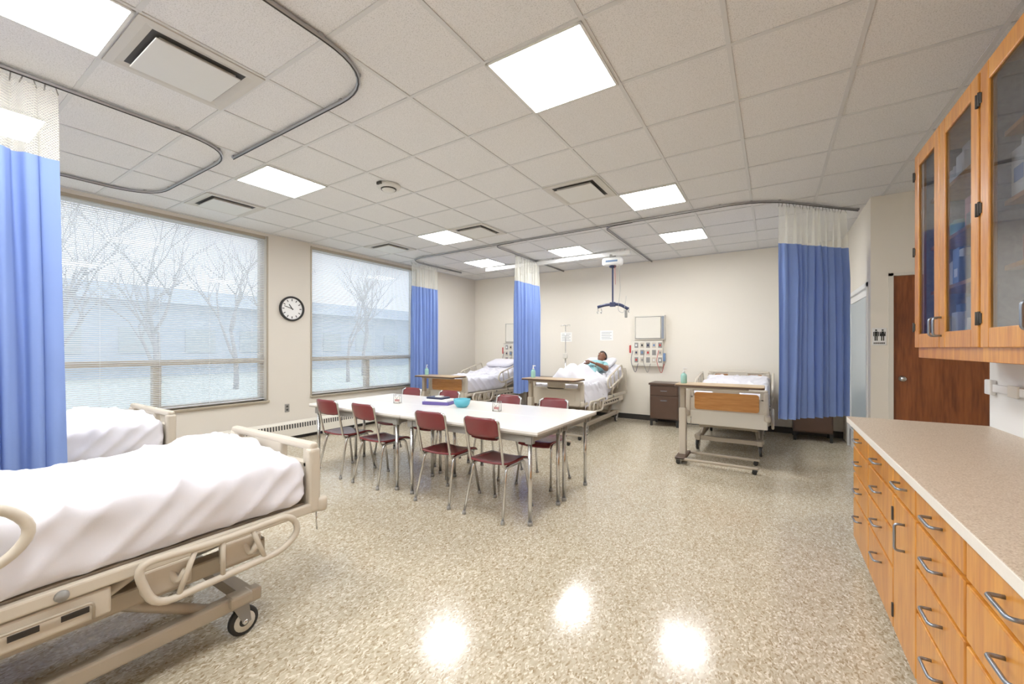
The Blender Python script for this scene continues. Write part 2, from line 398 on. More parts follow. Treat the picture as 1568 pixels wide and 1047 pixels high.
# ------------------------------------------------------------------ windows, blinds
for wi, (a, c) in enumerate(W):
    b = MB('window_%d' % (wi+1))
    xf0, xf1 = -6.36, -6.29; t = 0.05; mid = (a+c)/2
    b.box(xf0, xf1, a, a+t, WZ0, WZ1, m_wframe); b.box(xf0, xf1, c-t, c, WZ0, WZ1, m_wframe)
    b.box(xf0, xf1, a, c, WZ0, WZ0+t, m_wframe); b.box(xf0, xf1, a, c, WZ1-t, WZ1, m_wframe)
    b.box(xf0, xf1+0.02, a, c, 1.17, 1.24, m_wframe); b.box(xf0, xf1+0.01, mid-0.04, mid+0.04, WZ0, 1.2, m_wframe)
    b.box(-6.335, -6.330, a+t, c-t, WZ0+t, WZ1-t, m_wglass)
    b.box(-6.29, -6.165, a-0.03, c+0.03, WZ0-0.03, WZ0, m_wframe, 0.005)
    for s in (a-0.02, c): b.box(-6.205, -6.19, s, s+0.02, WZ0, WZ1, m_wframe)
    b.finish()
    b = MB('window_blind')
    b.box(-6.26, -6.215, a+0.01, c-0.01, WZ1-0.04, WZ1, m_wframe)
    z = WZ1-0.055; tilt = math.radians(30); hw = 0.0125
    while z > WZ0+0.05:
        dx = hw*math.cos(tilt); dz = hw*math.sin(tilt); xc = -6.237
        jz = random.uniform(-0.0008, 0.0008)
        u0, u1 = a+0.015, c-0.015
        b.add([(xc-dx, u0, z-dz+jz), (xc+dx, u0, z+dz+jz), (xc+dx, u1, z+dz), (xc-dx, u1, z-dz)], [(0, 1, 2, 3)], m_slat)
        z -= 0.0225
    b.box(-6.25, -6.222, a+0.015, c-0.015, WZ0+0.02, WZ0+0.035, m_slat)
    k = a+0.2
    while k < c-0.1:
        b.box(-6.2385, -6.2365, k, k+0.003, WZ0+0.03, WZ1-0.04, m_slat); k += 0.52
    b.finish()

# baseboard heater
b = MB('baseboard_heater')
for y0, y1 in ((-0.5, 2.42), (2.45, 5.4)):
    b.prism([(XL+0.013, y0, 0.06), (XL+0.09, y0, 0.06), (XL+0.09, y0, 0.17), (XL+0.085, y0, 0.25), (XL+0.05, y0, 0.28), (XL+0.013, y0, 0.28)], (0, y1-y0, 0), m_bedlt)
    yy = y0+0.05
    while yy < y1-0.05:
        b.add([(XL+0.0915, yy, 0.175), (XL+0.0915, yy+0.022, 0.175), (XL+0.087, yy+0.022, 0.243), (XL+0.087, yy, 0.243)], [(0, 1, 2, 3)], m_dark); yy += 0.04
b.finish()
b = MB('wall_outlet'); b.box(XL, XL+0.008, 3.36, 3.43, 0.42, 0.54, m_grey, 0.003); b.box(XL+0.008, XL+0.01, 3.38, 3.41, 0.44, 0.47, m_dark); b.box(XL+0.008, XL+0.01, 3.38, 3.41, 0.49, 0.52, m_dark); b.finish()

# clock
b = MB('wall_clock')
Mc = Matrix.Translation((XL, 3.46, 1.985)) @ Matrix.Rotation(pi/2, 4, 'Y')
b.lathe([(0.185, 0.0), (0.19, 0.02), (0.185, 0.045), (0.165, 0.045), (0.16, 0.02)], (0, 0, 0), m_black, 40, M=Mc)
b.lathe([(0.162, 0.018), (0.162, 0.022)], (0, 0, 0), m_white, 40, M=Mc, smooth=False)
for h in range(12):
    a = h*pi/6; Mr = Matrix.Translation((XL+0.023, 3.46, 1.985)) @ Matrix.Rotation(a, 4, 'X')
    b.box(0, 0.002, -0.006, 0.006, 0.115, 0.148, m_black, M=Mr)
for a, l, w in ((math.radians(35), 0.08, 0.006), (math.radians(72), 0.125, 0.0045)):
    Mr = Matrix.Translation((XL+0.026, 3.46, 1.985)) @ Matrix.Rotation(a, 4, 'X'); b.box(0, 0.003, -w, w, -0.02, l, m_black, M=Mr)
b.finish()

# ------------------------------------------------------------------ ceiling fixtures
b = MB('ceiling_light_panel')
b.box(-0.285, 0.285, -0.285, 0.285, -0.012, -0.008, m_lens)
for s in (-1, 1):
    b.box(s*0.285, s*0.30, -0.30, 0.30, -0.014, 0.0, m_vent); b.box(-0.30, 0.30, s*0.285, s*0.30, -0.014, 0.0, m_vent)
first = None
for (x, y) in ((-1.12, 2.237), (-1.12, 4.677), (-1.12, 6.507), (-4.17, 2.237), (-4.17, 4.677), (-4.78, 6.507), (-2.95, 6.507), (-2.95, 0.407), (-4.78, 0.407),
               (-1.12, 0.407), (-2.95, -1.42), (-1.12, -1.42), (-4.78, -1.42)):
    if first is None: first = b.finish((x, y, CEIL))
    else: inst(first, (x, y, CEIL))
b = MB('ceiling_air_vent')
b.box(-0.27, 0.27, -0.27, 0.27, -0.006, -0.002, m_dark)  # flat dark sheet paints the shade of a recess; ceiling above is solid
def ring(r0, z0, r1, z1, m):
    vs = [(-r0,-r0,z0),(r0,-r0,z0),(r0,r0,z0),(-r0,r0,z0),(-r1,-r1,z1),(r1,-r1,z1),(r1,r1,z1),(-r1,r1,z1)]
    b.add(vs, [(i, (i+1) % 4, 4+(i+1) % 4, 4+i) for i in range(4)], m)
ring(0.30, -0.002, 0.30, -0.014, m_ventf); ring(0.30, -0.014, 0.262, -0.016, m_ventf); ring(0.262, -0.016, 0.225, -0.006, m_ventf)
b.box(-0.205, 0.205, -0.205, 0.205, -0.034, -0.026, m_vent, 0.004)
b.box(-0.185, 0.185, -0.185, 0.185, -0.026, -0.006, m_ventf)
for sx in (-0.15, 0.15):
    for sy in (-0.15, 0.15): b.cyl((sx, sy, -0.03), (sx, sy, -0.004), 0.006, m_vent)
first = None
for (x, y) in ((-2.95, 1.017), (-5.39, 2.237), (-1.73, 4.067), (-3.56, 4.677), (-5.39, 4.677)):
    if first is None: first = b.finish((x, y, CEIL))
    else: inst(first, (x, y, CEIL))
b = MB('smoke_detector'); b.lathe([(0.0, -0.075), (0.045, -0.073), (0.07, -0.05), (0.072, -0.04), (0.11, -0.035), (0.118, -0.02), (0.118, -0.006)], (0, 0, 0), m_vent, 28)
b.lathe([(0.074, -0.052), (0.078, -0.042)], (0, 0, 0), m_dark, 28); b.box(-0.03, 0.03, -0.13, -0.11, -0.03, -0.006, m_dark); b.finish((-3.32, 2.86, CEIL))

def track(name, paths):
    b = MB(name)
    for p in paths:
        P = fillet([(x, y, CEIL-0.020) for x, y in p], 0.42, 10)
        b.tube(P, 0.013, m_track, 6)
        b.tube([q+Vector((0, 0, -0.012)) for q in P], 0.005, m_dark, 4)
        d = 0
        for i in range(1, len(P)):
            d += (P[i]-P[i-1]).length
            if d > 0.3: d = 0; b.box(P[i].x-0.012, P[i].x+0.012, P[i].y-0.012, P[i].y+0.012, CEIL-0.02, CEIL-0.002, m_track)
    b.finish()
track('curtain_track', [[(-2.02, YN), (-2.02, 1.70), (-3.95, 1.70)]])
track('curtain_track', [[(-3.80, YN), (-3.80, 1.67), (-5.70, 1.67), (-5.70, YN)]])
track('curtain_track', [[(-5.78, 7.0), (-5.78, 5.42), (-0.1, 5.32), (0.86, 6.36)], [(-3.4, 5.39), (-3.8, 5.40), (-3.8, YB)], [(-1.55, 5.36), (-1.95, 5.38), (-1.95, YB)]])

def curtain(name, p0, p1, folds, amp, seed=0, z0=0.59, z1=2.57, z2=3.0, spread=0.0):
    b = MB(name); p0 = Vector((p0[0], p0[1], 0)); p1 = Vector((p1[0], p1[1], 0)); d = p1-p0; n = Vector((-d.y, d.x, 0)).normalized()
    def pos(u, z):
        k = (z2-z)/(z2-z0)
        uu = u+0.012*math.sin(u*folds*4.1+seed)+0.01*math.sin(3*k+u*9+seed)
        w = folds*2*pi*uu+0.5*math.sin(k*2.2+u*7+seed)
        A = amp*(0.35+0.65*min(1, k*3.0))*(0.8+0.35*math.sin(u*folds*1.7+seed*2))
        off = A*math.sin(w)+0.25*A*math.sin(2.3*w+seed+k*2)
        q = p0+d*(0.5+(u-0.5)*(1+spread*k))+d.normalized()*(0.012*math.cos(w))+n*off
        return (q.x, q.y, z+0.004*math.sin(w))
    nu = folds*14
    b.grid(lambda u, v: pos(u, z0+(z1-z0)*v), nu, 22, m_blue)
    b.grid(lambda u, v: pos(u, z1+(z2-z1)*v), nu, 5, m_net)
    for i in range(folds*2+1):
        q = Vector(pos(i/(folds*2), z2)); l = p0+d*(i/(folds*2))
        b.cyl((q.x, q.y, z2-0.02), (l.x, l.y, CEIL-0.037), 0.0035, m_grey, 5)
    return b.finish()
curtain('privacy_curtain', (-3.8, -0.55), (-3.8, 0.63), 13, 0.045, 1.0, spread=0.07)
curtain('privacy_curtain', (0.06, 5.50), (0.72, 6.21), 10, 0.05, 2.2, spread=0.06)
curtain('privacy_curtain', (-3.8, 6.07), (-3.8, 6.90), 9, 0.05, 3.1)
curtain('privacy_curtain', (-5.78, 5.52), (-5.78, 6.22), 8, 0.05, 4.4)

# ------------------------------------------------------------------ tables and chairs
b = MB('classroom_table'); w, d = 0.75, 0.308
b.box(-w, w, -d, d, 0.728, 0.75, m_ttop, 0.004); b.box(-w+0.001, w-0.001, -d+0.001, d-0.001, 0.715, 0.729, m_tedge, 0.003)
for s in (-1, 1):
    b.box(-w+0.06, w-0.06, s*(d-0.05)-0.01, s*(d-0.05)+0.01, 0.65, 0.716, m_grey)
    for sx in (-1, 1):
        b.box(sx*(w-0.10)-0.03, sx*(w-0.10)+0.03, s*(d-0.06)-0.03, s*(d-0.06)+0.03, 0.64, 0.716, m_grey, 0.006)
        b.cyl((sx*(w-0.10), s*(d-0.06), 0.02), (sx*(w-0.10), s*(d-0.06), 0.66), 0.0165, m_chrome)
        b.cyl((sx*(w-0.10), s*(d-0.06), 0.0), (sx*(w-0.10), s*(d-0.06), 0.03), 0.02, m_grey)
for sx in (-1, 1): b.box(sx*(w-0.10)-0.01, sx*(w-0.10)+0.01, -d+0.06, d-0.06, 0.65, 0.716, m_grey)
t0 = b.finish((-2.255, 3.03, 0)); inst(t0, (-3.76, 3.03, 0)); inst(t0, (-2.255, 3.65, 0)); inst(t0, (-3.76, 3.65, 0))

b = MB('stacking_chair')
def seatf(u, v, top=True):
    x = (u-0.5)*0.40; y = -0.20+v*0.40
    w = 1-0.10*abs(v-0.4)*2 if v > 0.4 else 1-0.18*(0.4-v)
    z = 0.445+0.012*(abs(u-0.5)*2)**2-0.03*max(0, (v-0.8)/0.2)**2+0.012*max(0, (0.2-v)/0.2)
    return Vector((x*w, y, z-(0 if top else 0.014)))
def slab(f, nu, nv, m):
    vs = []; w = nu+1; n = (nu+1)*(nv+1)
    for top in (True, False): vs += [f(i/nu, j/nv, top) for j in range(nv+1) for i in range(nu+1)]
    fs = [(j*w+i, j*w+i+1, (j+1)*w+i+1, (j+1)*w+i) for j in range(nv) for i in range(nu)]
    fs += [tuple(n+q for q in f_[::-1]) for f_ in fs]
    ring_ = [i for i in range(w)]+[j*w+nu for j in range(1, nv+1)]+[nv*w+i for i in range(nu-1, -1, -1)]+[j*w for j in range(nv-1, 0, -1)]
    fs += [(ring_[i], ring_[i-1], n+ring_[i-1], n+ring_[i]) for i in range(len(ring_))]
    b.add(vs, fs, m, True)
slab(seatf, 12, 12, m_maroon)
def backf(u, v, top=True):
    x = (u-0.5)*0.325; e = abs(u-0.5)*2
    zc = 0.755; hh = 0.082*(1-0.28*max(0, (e-0.7)/0.3)**2)
    z = zc+(v-0.5)*2*hh
    y = -0.262-(z-0.76)*0.25-0.03*(1-e*e)+(0 if top else -0.013)
    return Vector((x, y, z))
slab(backf, 14, 6, m_maroon)
r = 0.0115
for s in (-1, 1):
    b.tube(fillet([(s*0.195, -0.25, 0.012), (s*0.165, -0.15, 0.425), (s*0.165, 0.13, 0.425), (s*0.195, 0.205, 0.012)], 0.05), r, m_chrome, 8)
    b.tube(fillet([(s*0.165, 0.05, 0.415), (s*0.165, -0.19, 0.42), (s*0.170, -0.275, 0.81), (s*0.13, -0.285, 0.825)], 0.04), r, m_chrome, 8)
    for yy in (-0.25, 0.205): b.lathe([(0.016, 0), (0.017, 0.012), (0.013, 0.03)], (s*0.195, yy, 0), m_grey, 10)
b.tube([(-0.165, -0.10, 0.425), (0.165, -0.10, 0.425)], r*0.9, m_chrome, 8); b.tube([(-0.165, 0.09, 0.425), (0.165, 0.09, 0.425)], r*0.9, m_chrome, 8)
c0 = b.finish((-1.99, 2.93, 0))
for x, rz in ((-2.56, 0.03), (-3.46, -0.02), (-4.07, 0.03)): inst(c0, (x, 2.93, 0), rz)
for x, rz in ((-2.02, 0.02), (-2.62, -0.03), (-3.53, 0.0), (-4.2, 0.03)): inst(c0, (x, 3.76, 0), pi+rz)

# tabletop items
b = MB('game_box_stack'); b.box(-0.16, 0.16, -0.10, 0.10, 0, 0.035, m_purple, 0.002, M=Matrix.Rotation(0.1, 4, 'Z')); b.box(-0.13, 0.15, -0.085, 0.085, 0.035, 0.06, m_paper, 0.002)
b.box(-0.12, 0.10, -0.075, 0.075, 0.06, 0.082, m_navy, 0.002, M=Matrix.Rotation(-0.15, 4, 'Z')); b.box(-0.03, 0.05, -0.04, 0.03, 0.082, 0.092, m_paper); b.finish((-3.22, 3.5, 0.751), 0.2)
b = MB('plastic_bowl'); b.lathe([(0.0, 0.0), (0.055, 0.0), (0.083, 0.035), (0.093, 0.088), (0.088, 0.088), (0.077, 0.037), (0.05, 0.008), (0, 0.006)], (0, 0, 0), m_cyan, 28); b.finish((-2.84, 3.45, 0.751))
b = MB('wire_card_holder')
for s in (-1, 1):
    b.tube([(-0.04, s*0.02, 0.003), (0.04, s*0.02, 0.003), (0.04, s*0.02, 0.10), (-0.04, s*0.02, 0.10)], 0.003, m_grey, 6, closed=True)
    b.tube([(-0.04, s*0.02, 0.0), (0.04, s*0.02, 0.10)], 0.002, m_grey, 5); b.tube([(0.04, s*0.02, 0.0), (-0.04, s*0.02, 0.10)], 0.002, m_grey, 5)
for x in (-0.04, 0.04): b.tube([(x, -0.02, 0.003), (x, 0.02, 0.003)], 0.003, m_grey, 6)
b.box(-0.035, 0.035, -0.012, 0.012, 0.004, 0.075, m_paper); b.box(-0.03, 0.03, -0.0125, 0.0125, 0.02, 0.045, m_pink)
h0 = b.finish((-2.36, 3.42, 0.751)); inst(h0, (-3.68, 3.30, 0.751), 0.3)

# ------------------------------------------------------------------ hospital beds
def make_bed(name, loc, rz, raise_deg, woodp, hump=0.0, seed=0.0):
    b = MB(name); A = math.radians(raise_deg); HY, HZ = -0.05, 0.56
    def bend(p):
        if raise_deg == 0: return p
        dy = HY-p.y
        if dy <= 0: return p
        k = min(1, dy/0.1); a = A*k; return Vector((p.x, HY-dy*math.cos(a)+(p.z-HZ)*math.sin(a)*1.0, HZ+dy*math.sin(a)+(p.z-HZ)*math.cos(a)))
    cz = 0.685; S = Vector((seed*3.1, seed*1.7, seed))
    def sheet(p):
        q = Vector((p.x, p.y, p.z))
        if p.z > -0.05:
            top = min(1, (p.z+0.05)/0.12)
            wx = 0.35*noise.noise(Vector((p.x*1.5, p.y*1.5, 7))+S)
            rid = (1-abs(noise.noise(Vector((p.x*2.2+wx, p.y*1.5+wx*2, 1))+S))*1.8)
            rid2 = (1-abs(noise.noise(Vector((p.x*4.0+p.y*2.2+wx, p.y*3.0-p.x*1.5, 4))+S))*1.8)
            rid3 = (1-abs(noise.noise(Vector((p.x*6-p.y*5+wx*3, p.y*4+p.x*5, 14))+S))*2.2)
            q.z += top*(0.03*noise.noise(Vector((p.x*1.8, p.y*1.6, 2))+S)+0.034*max(0, rid)**6+0.024*max(0, rid2)**7+0.012*max(0, rid3)**6)
            if hump:
                q.z += top*hump*math.exp(-((p.y-0.68)/0.28)**2)*(1-0.8*abs(p.x+0.05)/0.45)*1.35
                q.z += top*0.035*math.exp(-((p.y+0.25)/0.3)**2)
        side = min(1, abs(p.x)/0.42)**6
        fold = noise.noise(Vector((p.x, p.y*4+p.z*7, p.z*3))+S)
        f2 = max(0, 1-abs(noise.noise(Vector((p.x, p.y*5-p.z*6, 8))+S))*1.8)**4
        q.x += side*(0.014*fold+0.02*f2)*(1 if p.x > 0 else -1)
        if abs(p.y) > 0.95: q.y += 0.01*noise.noise(Vector((p.x*6, 1, p.z*3))+S)
        return bend(q+Vector((0, 0, cz)))
    b.rbox((0, 0, 0), (0.445, 1.02, 0.125), 0.06, (70, 140, 12), m_sheet, sheet)
    b.box(-0.42, 0.42, -0.05, 1.02, 0.52, 0.56, m_bedmt)
    Mh = Matrix.Translation((0, HY, 0.54)) @ Matrix.Rotation(-A, 4, 'X') @ Matrix.Translation((0, -HY, -0.54))
    b.box(-0.42, 0.42, -1.0, HY, 0.52, 0.56, m_bedmt, M=Mh)
    for s in (-1, 1):
        b.box(s*0.425, s*0.46, -1.04, 1.05, 0.505, 0.555, m_bedpl, 0.008)
        b.box(s*0.425, s*0.452, -0.9, 0.25, 0.40, 0.50, m_bedpl, 0.008)
        for k in range(7): b.box(s*0.452, s*0.456, -0.6+k*0.12, -0.53+k*0.12, 0.435, 0.455, m_dark)
        b.tube(fillet([(s*0.458, -0.6, 0.405), (s*0.466, -0.6, 0.47), (s*0.466, 0.2, 0.47), (s*0.458, 0.2, 0.405)], 0.02, 3), 0.005, m_bedmt, 6)
        for yy in (-0.3, 0.12): b.lathe([(0.02, 0), (0.018, 0.012), (0, 0.014)], (0, 0, 0), m_grey, 12, M=Matrix.Translation((s*0.46, yy, 0.53)) @ Matrix.Rotation(s*pi/2, 4, 'Y'))
        b.box(s*0.27, s*0.34, -0.92, 0.86, 0.33, 0.41, m_bedmt, 0.01)
        b.box(s*0.33, s*0.39, -0.82, 0.82, 0.14, 0.205, m_bedmt, 0.01)
        for (ya, yb) in ((0.25, 0.62), (-0.70, -0.33)):
            b.tube([(s*0.3, ya, 0.38), (s*0.345, yb, 0.17)], 0.024, m_bedmt, 8)
            b.tube([(s*0.41, ya+0.1, 0.51), (s*0.33, ya-0.05, 0.39)], 0.018, m_bedpl, 8)
        for yy in (-0.74, 0.72):
            X = s*0.37
            b.box(X-0.04, X+0.04, yy-0.05, yy+0.05, 0.155, 0.21, m_bedmt, 0.012)
            b.cyl((X, yy, 0.13), (X, yy, 0.17), 0.02, m_grey)
            for q in (-1, 1):
                b.prism([(X+q*0.024, yy-0.035, 0.155), (X+q*0.024, yy+0.035, 0.155), (X+q*0.024, yy+0.045, 0.065), (X+q*0.024, yy+0.015, 0.055)], (q*0.004, 0, 0), m_grey)
            Mw = Matrix.Translation((X, yy+0.02, 0.066)) @ Matrix.Rotation(pi/2, 4, 'Y')
            b.lathe([(0.046, -0.016), (0.062, -0.016), (0.066, -0.008), (0.066, 0.008), (0.062, 0.016), (0.046, 0.016)], (0, 0, 0), m_black, 24, M=Mw)
            b.lathe([(0.0, -0.014), (0.047, -0.018), (0.047, 0.018), (0, 0.014)], (0, 0, 0), m_bedlt, 20, M=Mw)
            b.lathe([(0.0, -0.03), (0.012, -0.03), (0.012, 0.03), (0, 0.03)], (0, 0, 0), m_chrome, 10, M=Mw)
        x = s*0.50
        loop = fillet([(x, 0.30, 0.565), (x, 0.36, 0.375), (x, 0.86, 0.39), (x, 0.95, 0.46), (x, 0.90, 0.555), (x, 0.6, 0.545)], 0.07, 5, True)
        b.tube(loop, 0.0155, m_bedpl, 8, True)
        for ya, yb in ((0.50, 0.44), (0.60, 0.60), (0.72, 0.78)): b.tube([(x, ya, 0.55), (x, yb, 0.385)], 0.011, m_bedpl, 8)
        for ya in (0.47, 0.75):
            b.tube(fillet([(x-s*0.01, ya, 0.47), (s*0.47, ya-0.02, 0.42), (s*0.43, ya-0.07, 0.53)], 0.03, 3), 0.016, m_bedpl, 8)
            b.box(s*0.40, s*0.465, ya-0.13, ya+0.03, 0.40, 0.51, m_bedpl, 0.01)
        loop = fillet([(x, -0.78, 0.66), (x, -0.78, 0.90), (x, -0.02, 0.90), (x, 0.06, 0.80), (x, -0.02, 0.70)], 0.09, 5, True)
        Mr = Mh if raise_deg else None
        b.tube(loop, 0.0165, m_bedpl, 8, True, M=Mr)
        for ya in (-0.55, -0.32, -0.12): b.tube([(x, ya, 0.90), (x, ya, 0.67)], 0.011, m_bedpl, 8, M=Mr)
        for ya in (-0.5, -0.2): b.tube([(x, ya, 0.69), (s*0.47, ya, 0.53)], 0.016, m_bedpl, 8, M=Mr)
        for yy in (1.10, -1.08): b.lathe([(0.0, 0.0), (0.024, 0.003), (0.03, 0.02), (0.03, 0.06), (0.024, 0.078), (0, 0.08)], (s*0.45, yy, 0.50), m_bedpl, 16)
        b.tube([(s*0.44, 1.03, 0.53), (s*0.44, 1.09, 0.53)], 0.02, m_grey, 8)
    for yy in (-0.9, -0.2, 0.3, 0.85): b.box(-0.3, 0.3, yy-0.025, yy+0.025, 0.34, 0.40, m_bedmt)
    for yy in (-0.78, 0.76): b.box(-0.36, 0.36, yy-0.03, yy+0.03, 0.145, 0.20, m_bedmt)
    b.box(-0.12, 0.12, -0.3, 0.25, 0.24, 0.36, m_grey, 0.02); b.cyl((0.05, 0.2, 0.3), (0.05, 0.8, 0.36), 0.025, m_grey)
    b.box(-0.28, -0.02, 0.3, 0.7, 0.42, 0.50, m_bedpl, 0.01)
    def board(y, zt, fy):
        z1 = zt-0.115
        lo = rrect(-0.455, 0.455, 0.50, z1, 0.02)
        b.prism([(p[0], y-0.022, p[1]) for p in lo], (0, 0.044, 0), m_bedpl)
        b.box(-0.455, 0.455, y-0.024, y+0.024, zt-0.045, zt, m_bedpl, 0.018, 3)
        for xa, xb in ((-0.455, -0.37), (-0.15, 0.15), (0.37, 0.455)): b.box(xa, xb, y-0.022, y+0.022, z1-0.03, zt-0.02, m_bedpl, 0.012)
        for q in (-1, 1):
            b.box(q*0.405, q*0.463, y-0.032, y+0.032, 0.50, zt-0.03, m_bedpl, 0.018, 3)
        if woodp:
            pn = rrect(-0.36, 0.36, 0.60, zt-0.06, 0.03)
            b.prism([(p[0], y+fy*0.024, p[1]) for p in pn], (0, fy*0.008, 0), m_owood)
            b.box(-0.45, 0.45, y-0.02, y+0.026, 0.40, 0.585, m_bedlt, 0.01)
        else:
            pn = rrect(-0.33, 0.33, 0.56, z1-0.03, 0.03)
            b.prism([(p[0], y+fy*0.02, p[1]) for p in pn], (0, fy*0.006, 0), m_bedpl)
    board(1.06, 0.88, 1); board(-1.07, 1.0, -1)
    b.tube([(0.40, 1.10, 0.5), (0.402, 1.10, 0.43), (0.40, 1.105, 0.38)], 0.004, m_chrome, 5)
    return b.finish(loc, rz)
make_bed('hospital_bed', (-2.55, 0.24, 0), 0, 0, False, 0.055, 1.3)
make_bed('hospital_bed', (-4.57, 0.26, 0), 0, 0, False, 0.05, 4.1)
B3 = (-2.87, 6.86); B4 = (-5.12, 6.86); B5 = (-0.50, 6.86)
RA = 16
make_bed('hospital_bed', (B3[0], B3[1], 0), pi, RA, False, 0, 2.2)
make_bed('hospital_bed', (B4[0], B4[1], 0), pi, 13, True, 0, 5.2)
make_bed('hospital_bed', (B5[0], B5[1], 0), pi, 8, True, 0, 7.2)

def incl(x, d, h, A, base=0.81):
    c, s = math.cos(A), math.sin(A); return Vector((x, -0.05-d*c+h*s, base+d*s+h*c))
def pillow(loc, A, d, x=0, seed=0):
    b = MB('pillow')
    Mx = Matrix.Translation(incl(x, d, 0.085, A)) @ Matrix.Rotation(-A, 4, 'X')
    def fn(p):
        k = 1-0.6*max((abs(p.x)/0.3)**3, (abs(p.y)/0.2)**3)
        return Vector((p.x, p.y, p.z*max(0.2, k)+0.008*noise.noise(p*8+Vector((seed, 0, 0)))))
    b.rbox((0, 0, 0), (0.30, 0.19, 0.075), 0.05, (24, 18, 6), m_sheet, fn, M=Mx)
    return b.finish((loc[0], loc[1], 0), pi)
A3 = math.radians(RA)
pillow(B3, A3, 0.77, -0.02, 1); pillow(B4, math.radians(13), 0.72, 0, 2)

# blanket over patient's legs
b = MB('blanket')
px = -0.10
def blk(u, v):
    x = (u-0.5)*1.0; y = -0.02+v*1.03
    g = 0
    for c in (-0.10, 0.10):
        hgt = 0.16*math.exp(-((y-0.46)/0.30)**2)+0.12
        if y > 0.75: hgt += 0.07*math.exp(-((y-0.87)/0.07)**2)
        g = max(g, hgt*math.exp(-((x-px-c)/0.14)**2))
    g = max(g, 0.19*math.exp(-((y+0.02)/0.15)**2)*math.exp(-((x-px)/0.24)**2))
    z = 0.845+g+0.012*noise.noise(Vector((x*6, y*5, 3)))+0.018*(1-abs(noise.noise(Vector((x*4, y*3, 9)))))**6
    if y > 0.93: t = min(1, (y-0.93)/0.06); z = z*(1-t)+0.80*t
    e = abs(x)-0.44
    if e > -0.03: z -= (e+0.03)*4.0; x = math.copysign(min(abs(x), 0.462+0.01*math.sin(y*25)), x)
    return Vector((x, y, z))
b.grid(blk, 56, 64, m_sheet)
b.finish((B3[0], B3[1], 0), pi)

